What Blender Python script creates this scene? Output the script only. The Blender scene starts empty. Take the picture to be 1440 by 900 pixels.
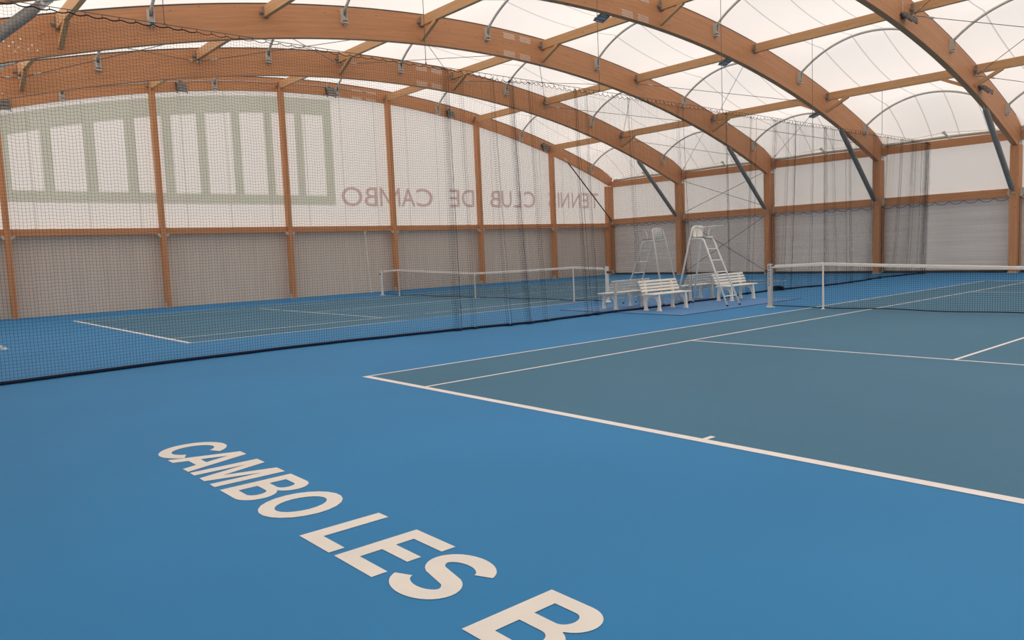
import bpy, math, random
from mathutils import Vector, Matrix
random.seed(7)
PI = math.pi
COL = bpy.context.scene.collection
sc = bpy.context.scene

# ------------------------------------------------------------------ helpers
class MB:
    """collects boxes, beams, tubes and sheets; build() links them as ONE mesh object"""
    def __init__(s):
        s.v = []; s.f = []; s.uv = []
    def add(s, vs, fs, uvs=None):
        b = len(s.v)
        s.v += [tuple(p) for p in vs]
        for i, f in enumerate(fs):
            s.f.append(tuple(b + k for k in f))
            s.uv.append(uvs[i] if uvs else [(0.0, 0.0)] * len(f))
    def box(s, x0, x1, y0, y1, z0, z1):
        s.beam((x0, (y0+y1)/2, (z0+z1)/2), (x1, (y0+y1)/2, (z0+z1)/2), abs(y1-y0), abs(z1-z0), (0, 0, 1)) if abs(x1-x0) >= max(abs(y1-y0), abs(z1-z0)) else (
            s.beam(((x0+x1)/2, y0, (z0+z1)/2), ((x0+x1)/2, y1, (z0+z1)/2), abs(x1-x0), abs(z1-z0), (0, 0, 1)) if abs(y1-y0) >= abs(z1-z0) else
            s.beam(((x0+x1)/2, (y0+y1)/2, z0), ((x0+x1)/2, (y0+y1)/2, z1), abs(x1-x0), abs(y1-y0), (0, 1, 0)))
    def beam(s, p0, p1, w, h, up=(0, 0, 1), ch=0.0):
        """rectangular bar p0-p1: width w sideways, height h along up; chamfer ch"""
        p0 = Vector(p0); p1 = Vector(p1); d = (p1-p0); L = d.length; d.normalize()
        side = d.cross(Vector(up)); side.normalize(); u = side.cross(d)
        if ch > 0:
            prof = [(w/2-ch, -h/2), (w/2, -h/2+ch), (w/2, h/2-ch), (w/2-ch, h/2), (-w/2+ch, h/2), (-w/2, h/2-ch), (-w/2, -h/2+ch), (-w/2+ch, -h/2)]
        else:
            prof = [(w/2, -h/2), (w/2, h/2), (-w/2, h/2), (-w/2, -h/2)]
        n = len(prof)
        vs = [p0 + side*a + u*b for a, b in prof] + [p1 + side*a + u*b for a, b in prof]
        fs = []; uvs = []; r = random.random()*7
        acc = 0
        for i in range(n):
            j = (i+1) % n
            e = math.dist(prof[i], prof[j])
            fs.append((i, j, n+j, n+i)); uvs.append([(r, acc+r), (r, acc+e+r), (r+L, acc+e+r), (r+L, acc+r)]); acc += e
        fs.append(tuple(range(n))[::-1]); uvs.append([(r+prof[k][0], r+prof[k][1]) for k in range(n)][::-1])
        fs.append(tuple(range(n, 2*n))); uvs.append([(r+prof[k][0], r+prof[k][1]) for k in range(n)])
        s.add(vs, fs, uvs)
    def tube(s, pts, r, n=8, cap=True, closed=False):
        pts = [Vector(p) for p in pts]; m = len(pts)
        rs = r if isinstance(r, (list, tuple)) else [r]*m
        t0 = (pts[1]-pts[0]).normalized()
        ref = Vector((0, 0, 1)) if abs(t0.z) < .9 else Vector((1, 0, 0))
        a = t0.cross(ref).normalized(); vs = []
        for i, p in enumerate(pts):
            if closed: t = (pts[(i+1) % m]-pts[i-1])
            elif i == 0: t = pts[1]-pts[0]
            elif i == m-1: t = pts[-1]-pts[-2]
            else: t = (pts[i+1]-pts[i]).normalized()+(pts[i]-pts[i-1]).normalized()
            if t.length < 1e-9: t = t0
            t.normalize(); a = a - t*a.dot(t)
            if a.length < 1e-6: a = t.cross(Vector((0.3, 0.9, 0.2)))
            a.normalize(); b = t.cross(a)
            for k in range(n):
                an = 2*PI*k/n
                vs.append(p + (a*math.cos(an)+b*math.sin(an))*rs[i])
        fs = []
        for i in range(m if closed else m-1):
            i2 = (i+1) % m
            for k in range(n):
                k2 = (k+1) % n
                fs.append((i*n+k, i*n+k2, i2*n+k2, i2*n+k))
        if cap and not closed:
            fs.append(tuple(range(n))[::-1]); fs.append(tuple(range((m-1)*n, m*n)))
        s.add(vs, fs)
    def disc(s, c, axis, r, h, n=10):
        c = Vector(c); ax = Vector(axis).normalized()
        s.tube([c, c+ax*h], r, n)
    def prism(s, poly, axis, a0, a1):
        """extrude a 2D polygon: axis 'y' -> poly in (x,z); axis 'x' -> (y,z); axis 'z' -> (x,y)"""
        def P(p, a):
            return {'y': (p[0], a, p[1]), 'x': (a, p[0], p[1]), 'z': (p[0], p[1], a)}[axis]
        n = len(poly)
        vs = [P(p, a0) for p in poly]+[P(p, a1) for p in poly]
        fs = [(i, (i+1) % n, n+(i+1) % n, n+i) for i in range(n)]
        fs.append(tuple(range(n))[::-1]); fs.append(tuple(range(n, 2*n)))
        s.add(vs, fs)
    def build(s, name, m, parent=None, smooth=False, fix=True):
        me = bpy.data.meshes.new(name)
        me.from_pydata(s.v, [], s.f)
        ul = me.uv_layers.new(name='UVMap')
        flat = [c for f in s.uv for p in f for c in p]
        ul.data.foreach_set('uv', flat)
        me.materials.append(m)
        if fix and len(s.f) < 60000:
            import bmesh
            bm = bmesh.new(); bm.from_mesh(me); bmesh.ops.recalc_face_normals(bm, faces=bm.faces); bm.to_mesh(me); bm.free()
        if smooth:
            me.polygons.foreach_set('use_smooth', [True]*len(me.polygons))
        o = bpy.data.objects.new(name, me); COL.objects.link(o)
        if parent: o.parent = parent
        return o

def tag(o, label=None, cat=None, group=None, kind=None):
    if label: o['label'] = label
    if cat: o['category'] = cat
    if group: o['group'] = group
    if kind: o['kind'] = kind
    return o
def empty(name, loc=(0, 0, 0), rz=0.0):
    o = bpy.data.objects.new(name, None); COL.objects.link(o)
    o.location = loc; o.rotation_euler = (0, 0, rz); o.empty_display_size = .2
    return o
def copy_tree(o, parent=None):
    c = o.copy(); COL.objects.link(c); c.parent = parent
    for ch in list(o.children): copy_tree(ch, c)
    return c

# ------------------------------------------------------------------ materials
def new_mat(name):
    m = bpy.data.materials.new(name); m.use_nodes = True
    nt = m.node_tree; nt.nodes.clear()
    out = nt.nodes.new('ShaderNodeOutputMaterial')
    return m, nt, out
def N(nt, t, **k):
    n = nt.nodes.new(t)
    for a, b in k.items():
        if hasattr(n, a): setattr(n, a, b)
    return n
def simple(name, col, rough=.6, metal=0., noise=.06, scale=8., spec=.4):
    m, nt, out = new_mat(name)
    b = N(nt, 'ShaderNodeBsdfPrincipled'); b.inputs['Roughness'].default_value = rough; b.inputs['Metallic'].default_value = metal
    b.inputs['Specular IOR Level'].default_value = spec
    tc = N(nt, 'ShaderNodeTexCoord'); nz = N(nt, 'ShaderNodeTexNoise'); nz.inputs['Scale'].default_value = scale; nz.inputs['Detail'].default_value = 4
    nt.links.new(tc.outputs['Object'], nz.inputs['Vector'])
    mr = N(nt, 'ShaderNodeMapRange'); mr.inputs[1].default_value = .3; mr.inputs[2].default_value = .7
    mr.inputs[3].default_value = 1-noise; mr.inputs[4].default_value = 1+noise
    nt.links.new(nz.outputs['Fac'], mr.inputs[0])
    mx = N(nt, 'ShaderNodeVectorMath', operation='SCALE'); mx.inputs[0].default_value = col[:3]
    nt.links.new(mr.outputs[0], mx.inputs['Scale'])
    nt.links.new(mx.outputs[0], b.inputs['Base Color'])
    nt.links.new(b.outputs[0], out.inputs[0])
    return m
def math_n(nt, op, a, b=None, c=None):
    n = N(nt, 'ShaderNodeMath', operation=op)
    for i, x in enumerate((a, b, c)):
        if x is None: continue
        if isinstance(x, (int, float)): n.inputs[i].default_value = x
        else: nt.links.new(x, n.inputs[i])
    return n.outputs[0]
def wood(name, col):
    m, nt, out = new_mat(name)
    b = N(nt, 'ShaderNodeBsdfPrincipled'); b.inputs['Roughness'].default_value = .55; b.inputs['Specular IOR Level'].default_value = .3
    uv = N(nt, 'ShaderNodeUVMap'); mp = N(nt, 'ShaderNodeMapping'); mp.inputs['Scale'].default_value = (.9, 14, 1)
    nt.links.new(uv.outputs[0], mp.inputs[0])
    nz = N(nt, 'ShaderNodeTexNoise'); nz.inputs['Scale'].default_value = 1.6; nz.inputs['Detail'].default_value = 6
    nt.links.new(mp.outputs[0], nz.inputs['Vector'])
    sep = N(nt, 'ShaderNodeSeparateXYZ'); nt.links.new(uv.outputs[0], sep.inputs[0])
    # laminations 4 cm thick, each of a slightly different tone
    lam = math_n(nt, 'FLOOR', math_n(nt, 'MULTIPLY', sep.outputs[1], 25.0))
    seg = math_n(nt, 'FLOOR', math_n(nt, 'ADD', math_n(nt, 'MULTIPLY', sep.outputs[0], .35), math_n(nt, 'MULTIPLY', lam, .37)))
    cb = N(nt, 'ShaderNodeCombineXYZ'); nt.links.new(lam, cb.inputs[0]); nt.links.new(seg, cb.inputs[1])
    wn = N(nt, 'ShaderNodeTexWhiteNoise', noise_dimensions='2D'); nt.links.new(cb.outputs[0], wn.inputs['Vector'])
    fr = math_n(nt, 'FRACT', math_n(nt, 'MULTIPLY', sep.outputs[1], 25.0))
    line = math_n(nt, 'LESS_THAN', fr, .06)
    # knots
    mp2 = N(nt, 'ShaderNodeMapping'); mp2.inputs['Scale'].default_value = (2.2, 5.5, 1); nt.links.new(uv.outputs[0], mp2.inputs[0])
    vo = N(nt, 'ShaderNodeTexVoronoi'); vo.inputs['Scale'].default_value = 1.0; nt.links.new(mp2.outputs[0], vo.inputs['Vector'])
    kn = math_n(nt, 'LESS_THAN', vo.outputs['Distance'], .085)
    f = math_n(nt, 'ADD', math_n(nt, 'MULTIPLY', nz.outputs['Fac'], .35), .83)
    f = math_n(nt, 'ADD', f, math_n(nt, 'MULTIPLY', math_n(nt, 'SUBTRACT', wn.outputs['Value'], .5), .13))
    f = math_n(nt, 'SUBTRACT', f, math_n(nt, 'MULTIPLY', line, .05))
    f = math_n(nt, 'SUBTRACT', f, math_n(nt, 'MULTIPLY', kn, .42))
    mx = N(nt, 'ShaderNodeVectorMath', operation='SCALE'); mx.inputs[0].default_value = col
    nt.links.new(f, mx.inputs['Scale']); nt.links.new(mx.outputs[0], b.inputs['Base Color']); nt.links.new(b.outputs[0], out.inputs[0])
    return m
def fabric(name, col, trans, seam=None, seamcol=.72, wob=.02):
    """translucent coated fabric; seam(nt) returns a 0/1 mask"""
    m, nt, out = new_mat(name)
    d = N(nt, 'ShaderNodeBsdfDiffuse'); t = N(nt, 'ShaderNodeBsdfTranslucent'); mx = N(nt, 'ShaderNodeMixShader'); mx.inputs[0].default_value = trans
    tc = N(nt, 'ShaderNodeTexCoord'); nz = N(nt, 'ShaderNodeTexNoise'); nz.inputs['Scale'].default_value = .5; nz.inputs['Detail'].default_value = 3
    nt.links.new(tc.outputs['Object'], nz.inputs['Vector'])
    f = math_n(nt, 'ADD', math_n(nt, 'MULTIPLY', nz.outputs['Fac'], wob*2), 1-wob)
    if seam:
        f = math_n(nt, 'MULTIPLY', f, math_n(nt, 'SUBTRACT', 1.0, math_n(nt, 'MULTIPLY', seam(nt), 1-seamcol)))
    sc_ = N(nt, 'ShaderNodeVectorMath', operation='SCALE'); sc_.inputs[0].default_value = col; nt.links.new(f, sc_.inputs['Scale'])
    nt.links.new(sc_.outputs[0], d.inputs[0]); nt.links.new(sc_.outputs[0], t.inputs[0])
    nt.links.new(d.outputs[0], mx.inputs[1]); nt.links.new(t.outputs[0], mx.inputs[2]); nt.links.new(mx.outputs[0], out.inputs[0])
    return m
def seam_uv(nt):
    uv = N(nt, 'ShaderNodeUVMap'); sp = N(nt, 'ShaderNodeSeparateXYZ'); nt.links.new(uv.outputs[0], sp.inputs[0])
    fr = math_n(nt, 'FRACT', math_n(nt, 'ADD', math_n(nt, 'MULTIPLY', sp.outputs[0], 5.0), .5))
    return math_n(nt, 'LESS_THAN', math_n(nt, 'ABSOLUTE', math_n(nt, 'SUBTRACT', fr, .5)), .02)
def seam_y(nt):
    tc = N(nt, 'ShaderNodeTexCoord'); sp = N(nt, 'ShaderNodeSeparateXYZ'); nt.links.new(tc.outputs['Object'], sp.inputs[0])
    fr = math_n(nt, 'FRACT', math_n(nt, 'DIVIDE', math_n(nt, 'ADD', sp.outputs[1], 20.0), 1.733))
    return math_n(nt, 'LESS_THAN', math_n(nt, 'ABSOLUTE', math_n(nt, 'SUBTRACT', fr, .5)), .012)
def cladding(name, col, axis, amp=.12, sx=(.3, 1, 14)):
    m, nt, out = new_mat(name)
    b = N(nt, 'ShaderNodeBsdfPrincipled'); b.inputs['Roughness'].default_value = .7; b.inputs['Specular IOR Level'].default_value = .2
    tc = N(nt, 'ShaderNodeTexCoord'); mp = N(nt, 'ShaderNodeMapping'); mp.inputs['Scale'].default_value = sx
    nt.links.new(tc.outputs['Object'], mp.inputs[0])
    nz = N(nt, 'ShaderNodeTexNoise'); nz.inputs['Scale'].default_value = 1.; nz.inputs['Detail'].default_value = 5; nt.links.new(mp.outputs[0], nz.inputs['Vector'])
    sp = N(nt, 'ShaderNodeSeparateXYZ'); nt.links.new(tc.outputs['Object'], sp.inputs[0])
    per = {'z': (2, 1/.11), 'y': (1, 1/1.733)}[axis]
    fr = math_n(nt, 'FRACT', math_n(nt, 'ADD', math_n(nt, 'MULTIPLY', sp.outputs[per[0]], per[1]), 40.3))
    ln = math_n(nt, 'LESS_THAN', fr, .12 if axis == 'z' else .012)
    f = math_n(nt, 'ADD', math_n(nt, 'MULTIPLY', nz.outputs['Fac'], amp*3), 1-amp*1.5)
    f = math_n(nt, 'SUBTRACT', f, math_n(nt, 'MULTIPLY', ln, .07))
    s_ = N(nt, 'ShaderNodeVectorMath', operation='SCALE'); s_.inputs[0].default_value = col; nt.links.new(f, s_.inputs['Scale'])
    nt.links.new(s_.outputs[0], b.inputs['Base Color']); nt.links.new(b.outputs[0], out.inputs[0])
    return m

M = {
 'wood': wood('glulam', (.60, .285, .135)),
 'purlin': wood('purlin_timber', (.66, .37, .175)),
 'roof': fabric('roof_fabric', (.86, .79, .735), .5, seam_uv, .66),
 'gable': fabric('gable_fabric', (.84, .79, .755), .5, seam_y, .75),
 'eave': fabric('eave_fabric', (.80, .755, .725), .5),
 'print_green': fabric('green_grey_print', (.72, .74, .67), .85),
 'print_red': fabric('red_print', (.74, .60, .59), .85),
 'hem': simple('hem_fabric', (.52, .50, .42), .8),
 'clad_left': cladding('grey_gable_sheet', (.71, .625, .535), 'y', .1, (1, 9, .5)),
 'clad_back': cladding('grey_corrugated', (.90, .85, .79), 'z', .14, (.25, 1, 9)),
 'blue': simple('blue_acrylic', (.034, .222, .475), .6, 0, .05, .35, .16),
 'teal': simple('teal_acrylic', (.060, .182, .285), .6, 0, .05, .35, .16),
 'mat': simple('violet_blue_mat', (.105, .26, .52), .65, 0, .05, .6, .2),
 'line': simple('white_line_paint', (.88, .83, .81), .6, 0, .03, 3),
 'letter': simple('white_letter_paint', (.83, .79, .72), .6, 0, .03, 3),
 'steel': simple('galvanised_steel', (.62, .60, .545), .5, .1, .15, 30),
 'strut': simple('grey_painted_steel', (.27, .255, .23), .55, 0, .08, 12),
 'dark': simple('dark_steel', (.09, .09, .095), .5, .1, .1, 20),
 'cable': simple('cable_steel', (.14, .13, .12), .5, .4, .1, 20),
 'net': simple('black_netting', (.018, .022, .028), .8, 0, .1, 30, .2),
 'rope': simple('navy_weight_rope', (.010, .016, .04), .7, 0, .1, 30, .2),
 'white': simple('white_paint', (.88, .85, .79), .45, 0, .03, 10),
 'tape': simple('white_headband', (.80, .75, .70), .7, 0, .04, 10),
 'post_grey': simple('pale_grey_post', (.60, .58, .55), .5, 0, .04, 12),
 'plastic': simple('white_plastic', (.89, .85, .77), .5, 0, .03, 10),
 'rubber': simple('black_rubber', (.02, .02, .02), .7),
 'ground': simple('outdoor_ground', (.30, .29, .25), .9, 0, .2, .2),
 'lampglass': simple('lamp_glass', (.45, .47, .48), .3, 0, .05, 10),
 'bolt': simple('bolt_heads', (.88, .85, .78), .4, .5, .05, 40),
}

# ------------------------------------------------------------------ measured layout (metres)
FX = [-22.1, -16.9, -11.5, -6.15, -.85, 4.45, 9.75, 15.05]      # frames
YM, Y0, Y1 = 11.9, -6.1, 29.9
PY = [-6.1, -1.0, 4.05, 9.2, 14.42, 19.63, 24.85, 29.9]             # gable posts and purlins
HY = [YM-.05+5.4*k for k in range(-3, 4)]                           # hoops
def top(y): return 9.25-(y-11.75)**2/95.0
WX = 15.05

# ---- floor with the court paint
f = MB(); f.box(-22.4, WX+.3, Y0-.3, Y1+.3, -.12, 0)
floor = f.build('floor', M['blue']); tag(floor, kind='structure')
g = MB(); g.box(-90, 90, -80, 100, -.6, -.13)  # unseen slab outside, added to cut sky light reaching the walls from below
tag(g.build('ground', M['ground']), kind='structure')
def rect(mb, x0, x1, y0, y1, z):
    mb.add([(x0, y0, z), (x1, y0, z), (x1, y1, z), (x0, y1, z)], [(0, 1, 2, 3)])
for nm, ox in (('near', 0.0), ('far', -18.155)):
    s = MB(); rect(s, ox, ox+10.97, 0, 23.77, .0015); s.build('court_surface', M['teal'], floor)
    l = MB(); z = .003; w = .05
    rect(l, ox, ox+10.97, 0, .10, z); rect(l, ox, ox+10.97, 23.67, 23.77, z)
    for x in (ox, ox+10.97-w): rect(l, x, x+w, .10, 23.67, z)
    for x in (ox+1.37, ox+9.6-w): rect(l, x, x+w, .10, 23.67, z)
    for y in (5.485, 18.285-w): rect(l, ox+1.42, ox+9.55, y, y+w, z)
    rect(l, ox+5.46, ox+5.51, 5.535, 18.235, z)
    rect(l, ox+5.46, ox+5.51, .10, .22, z); rect(l, ox+5.46, ox+5.51, 23.55, 23.67, z)
    l.build('court_lines', M['line'], floor)

# bold painted letters, drawn as outlines in the plane of the floor (cap height .54)
def arc(cx, cy, rx, ry, a0, a1, n=22):
    return [(cx+rx*math.cos(math.radians(a0+(a1-a0)*i/n)), cy+ry*math.sin(math.radians(a0+(a1-a0)*i/n))) for i in range(n+1)]
H = .54
def stroke_poly(pts, w):
    L = []; R = []
    for i, p in enumerate(pts):
        a = pts[max(i-1, 0)]; b = pts[min(i+1, len(pts)-1)]
        dx, dy = b[0]-a[0], b[1]-a[1]; d = math.hypot(dx, dy)
        L.append((p[0]-dy/d*w/2, p[1]+dx/d*w/2)); R.append((p[0]+dy/d*w/2, p[1]-dx/d*w/2))
    return L+R[::-1]
def glyph(ch, W):
    t = .115
    if ch == 'O':
        return [arc(W/2, H/2, W/2, H/2+.008, 0, 358), arc(W/2, H/2, W/2-t*1.02, H/2-t*.82, 0, 358)]
    if ch == 'C':
        c = (W/2+.01, H/2)
        o = arc(*c, W/2+.01, H/2+.008, 32, 328, 40); i = arc(*c, W/2-t, H/2-t*.82, 326, 34, 40)
        return [o+i]
    if ch == 'S':
        r = (H/2-.052)/2; hw = W/2-.052
        up = arc(W/2, H-.052-r, hw, r, 12, 235, 24); dn = arc(W/2, .052+r, hw, r, 55, -168, 24)
        return [stroke_poly(up+dn, .105)]
    if ch == 'L': return [[(0, 0), (W, 0), (W, .098), (t, .098), (t, H), (0, H)]]
    if ch == 'I': return [[(0, 0), (t, 0), (t, H), (0, H)]]
    if ch == 'E':
        return [[(0, 0), (W, 0), (W, .095), (t, .095), (t, .235), (W*.92, .235), (W*.92, .325), (t, .325), (t, H-.095), (W*.97, H-.095), (W*.97, H), (0, H)]]
    if ch == 'A':
        m = W/2
        return [[(0, 0), (.125, 0), (.165, .115), (W-.165, .115), (W-.125, 0), (W, 0), (m+.068, H), (m-.068, H)],
                [(m, H-.13), (m+.068, .205), (m-.068, .205)]]
    if ch == 'N':
        return [[(0, 0), (.108, 0), (.108, .36), (W-.112, 0), (W, 0), (W, H), (W-.108, H), (W-.108, .185), (.112, H), (0, H)]]
    if ch == 'M':
        m = W/2
        return [[(0, 0), (.105, 0), (.105, .40), (m-.055, 0), (m+.055, 0), (W-.105, .40), (W-.105, 0), (W, 0), (W, H), (W-.155, H), (m, .165), (.155, H), (0, H)]]
    if ch == 'B':
        r1 = .148; r2 = .132
        o = [(0, 0)]+arc(W-r1-.005, r1, r1+.005, r1, -90, 70, 14)+arc(W-r2-.03, H-r2, r2+.01, r2, -62, 90, 14)+[(0, H)]
        h1 = [(t, .092), (t, .232)]+arc(W-r1-.02, .162, .062, .07, 90, -90, 10)
        h2 = [(t, .322), (t, H-.09)]+arc(W-r1-.03, (.322+H-.09)/2, .055, (H-.09-.322)/2, 90, -90, 10)
        return [o, h1, h2]
def poly_obj(name, polys, z, m, parent, xf):
    cu = bpy.data.curves.new(name, 'CURVE'); cu.dimensions = '2D'; cu.fill_mode = 'BOTH'
    for p in polys:
        sp = cu.splines.new('POLY'); sp.points.add(len(p)-1); sp.use_cyclic_u = True
        for i, (x, y) in enumerate(p): sp.points[i].co = (x, y, 0, 1)
    tmp = bpy.data.objects.new('tmp', cu); COL.objects.link(tmp)
    bpy.context.view_layer.update()
    dg = bpy.context.evaluated_depsgraph_get()
    me = bpy.data.meshes.new_from_object(tmp.evaluated_get(dg))
    bpy.data.objects.remove(tmp); bpy.data.curves.remove(cu)
    me.transform(xf); me.name = name; me.materials.clear(); me.materials.append(m)
    o = bpy.data.objects.new(name, me); COL.objects.link(o); o.parent = parent
    return o
TXT = [('C', 2.09, .53), ('A', 2.56, .51), ('M', 3.11, .54), ('B', 3.75, .43), ('O', 4.24, .51), ('L', 5.04, .37), ('E', 5.47, .40), ('S', 5.90, .435),
       ('B', 6.63, .43), ('A', 7.22, .51), ('I', 7.82, .115), ('N', 8.05, .46), ('S', 8.56, .435)]
for ox in (0.0, -18.9):
    allp = []
    for ch, x, W in TXT:
        for p in glyph(ch, W): allp.append([(ox+x+a, -3.295+b) for a, b in p])
    poly_obj('painted_lettering', allp, 0, M['letter'], floor, Matrix.Translation((0, 0, .003)))

# ---- roof membrane: one sheet sagging between hoops, arched over every bay
def rise(y):
    if y > HY[-1] or y < HY[0]:
        e = Y1+.05 if y > YM else Y0-.05; h = HY[-1] if y > YM else HY[0]
        t = abs((y-h)/(e-h)); return .85*max(0.0, 1-t)**.8
    t = ((y-HY[0]) % 5.4)/5.4*2-1
    return .85-.42*(1-t*t)
def mem(y):
    z = top(y); a = abs(y-YM)
    if a > 17.0:
        t = (a-17.0)/(18.05-17.0); z = (1-t)*top(YM+17.0)+t*5.60
    return z
mb = MB(); ny = 7*12
ylist = [Y0-.05] + [HY[0]+5.4*k/12 for k in range(6*12+1)] + [Y1+.05]
extra = [Y1-.85, Y1-.4, Y0+.85, Y0+.4, HY[-1]+.4, HY[0]-.4]
ylist = sorted(set([round(y, 4) for y in ylist+extra]))
for b in range(len(FX)-1):
    xa, xb = FX[b], FX[b+1]; nx = 16
    vs = []; uvm = []
    for y in ylist:
        for i in range(nx+1):
            t = i/nx; u = 2*t-1
            vs.append((xa+(xb-xa)*t, y, mem(y)+.03+(.07*(1-t) if b == 0 else 0)+rise(y)*max(0.0, 1-u*u)**.9)); uvm.append((t, y))
    fs = []; uvs = []
    for j in range(len(ylist)-1):
        for i in range(nx):
            q = (j*(nx+1)+i, j*(nx+1)+i+1, (j+1)*(nx+1)+i+1, (j+1)*(nx+1)+i)
            fs.append(q); uvs.append([uvm[k] for k in q])
    mb.add(vs, fs, uvs)
ceil = mb.build('ceiling', M['roof'], smooth=True); tag(ceil, kind='structure')
for b in range(5):
    h = MB(); n = 14
    h.tube([(FX[b]+.25+(FX[b+1]-FX[b]-.5)*i/n, Y1-.06, 5.585+.05*math.sin(PI*i/n)) for i in range(n+1)], .055, 8)
    h.build('rolled_hem', M['hem'], ceil, True)

# ---- walls
def arc_wall(mb, x, z0, dz):
    n = 60
    ys = [Y0+(Y1-Y0)*i/n for i in range(n+1)]
    for i in range(n):
        a, b = ys[i], ys[i+1]
        mb.add([(x, a, z0), (x, b, z0), (x, b, mem(b)+dz), (x, a, mem(a)+dz)], [(0, 1, 2, 3)])
w = MB(); w.box(-22.4, -22.28, Y0-.2, Y1+.2, 0, 2.98)
wl = w.build('wall_left', M['clad_left']); tag(wl, kind='structure')
w = MB(); arc_wall(w, -22.2, 2.95, -.1); w.build('translucent_fabric', M['gable'], wl)
w = MB(); w.box(WX+.15, WX+.27, Y0-.2, Y1+.2, 0, 2.98)
wr = w.build('wall_right', M['clad_left']); tag(wr, kind='structure')
w = MB(); arc_wall(w, WX+.1, 2.95, -.1); w.build('translucent_fabric', M['gable'], wr)
w = MB(); w.box(-22.3, WX+.2, Y1+.05, Y1+.17, 0, 3.1)
wb = w.build('wall_back', M['clad_back']); tag(wb, kind='structure')
w = MB(); w.add([(-22.3, Y1+.02, 3.1), (WX+.2, Y1+.02, 3.1), (WX+.2, Y1+.02, 5.6), (-22.3, Y1+.02, 5.6)], [(0, 1, 2, 3)]); w.build('translucent_fabric', M['eave'], wb)
w = MB(); w.box(-22.3, WX+.2, Y0-.17, Y0-.05, 0, 3.1)
wf = w.build('wall_front', M['clad_back']); tag(wf, kind='structure')
w = MB(); w.add([(-22.3, Y0-.02, 3.1), (WX+.2, Y0-.02, 3.1), (WX+.2, Y0-.02, 5.6), (-22.3, Y0-.02, 5.6)], [(0, 1, 2, 3)]); w.build('translucent_fabric', M['eave'], wf)
for nm, y in (('baseboard_back', Y1-.02),):
    w = MB(); w.box(-22.2, WX, y, y+.06, 0, .10); tag(w.build(nm, M['dark']), kind='structure')

# prints on the gable fabric, seen mirrored from inside
pr = MB(); X = -22.17
def quad(y0, y1, z0, z1): pr.add([(X, y0, z0), (X, y1, z0), (X, y1, z1), (X, y0, z1)], [(0, 1, 2, 3)])
ypr0, ypr1 = -1.2, 11.60
quad(ypr0, ypr1, 4.02, 4.43)
def ptop(y): return top(y)-.58-.05
n = 40
for i in range(n):
    a = ypr0+(ypr1-ypr0)*i/n; b = ypr0+(ypr1-ypr0)*(i+1)/n
    pr.add([(X, a, ptop(a)-.69), (X, b, ptop(b)-.69), (X, b, ptop(b)), (X, a, ptop(a))], [(0, 1, 2, 3)])
for a, b in [(-1.2, -.69), (.28, .62), (1.66, 2.02), (3.03, 3.40), (4.38, 4.74), (5.70, 6.06), (7.09, 7.45), (8.48, 8.82), (9.85, 10.20), (11.18, 11.60)]:
    pr.add([(X, a, 4.43), (X, b, 4.43), (X, b, ptop(b)-.69), (X, a, ptop(a)-.69)], [(0, 1, 2, 3)])
pr.build('printed_frame', M['print_green'], wl, fix=False)
def text_mesh(ch, offset=0.0, res=6):
    cu = bpy.data.curves.new('t', 'FONT'); cu.body = ch; cu.size = 1; cu.offset = offset; cu.resolution_u = res
    tmp = bpy.data.objects.new('tmp', cu); COL.objects.link(tmp); bpy.context.view_layer.update()
    dg = bpy.context.evaluated_depsgraph_get(); me = bpy.data.meshes.new_from_object(tmp.evaluated_get(dg))
    bpy.data.objects.remove(tmp); bpy.data.curves.remove(cu)
    vs = [v.co.copy() for v in me.vertices]; fs = [tuple(p.vertices) for p in me.polygons]; bpy.data.meshes.remove(me)
    x0 = min(v.x for v in vs); x1 = max(v.x for v in vs); y0 = min(v.y for v in vs); y1 = max(v.y for v in vs)
    return [((v.x-x0)/(x1-x0), (v.y-y0)/(y1-y0)) for v in vs], fs, (x1-x0)/(y1-y0)
GL = [('T', 28.14, 28.82), ('E', 27.42, 27.98), ('N', 26.58, 27.26), ('N', 25.70, 26.38), ('I', 25.47, 25.59), ('S', 24.72, 25.32),
      ('C', 22.89, 23.72), ('L', 22.13, 22.68), ('U', 21.33, 22.01), ('B', 20.52, 21.24),
      ('D', 18.67, 19.47), ('E', 17.90, 18.53), ('C', 15.92, 16.88), ('A', 15.06, 15.84), ('M', 13.89, 15.00), ('B', 13.06, 13.75), ('O', 11.90, 12.96)]
lt = MB()
for ch, a, b in GL:
    if ch == 'M':
        V = [(0, 0), (.0, 1), (.11, 1), (.5, .22), (.89, 1), (1, 1), (1, 0), (.885, 0), (.885, .74), (.54, .05), (.46, .05), (.115, .74), (.115, 0)]
        lt.add([(-22.17, b-(b-a)*u, 3.98+.87*v) for u, v in V], [(0, 1, 11, 12), (1, 2, 11), (2, 3, 10, 11), (3, 4, 8, 9), (3, 9, 10), (4, 5, 8), (5, 6, 7, 8)]); continue
    vs, fs, asp = text_mesh(ch, .006)
    lt.add([(-22.17, b-(b-a)*u, 3.98+.87*v) for u, v in vs], fs)
lt.build('printed_lettering', M['print_red'], wl, fix=False)

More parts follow.
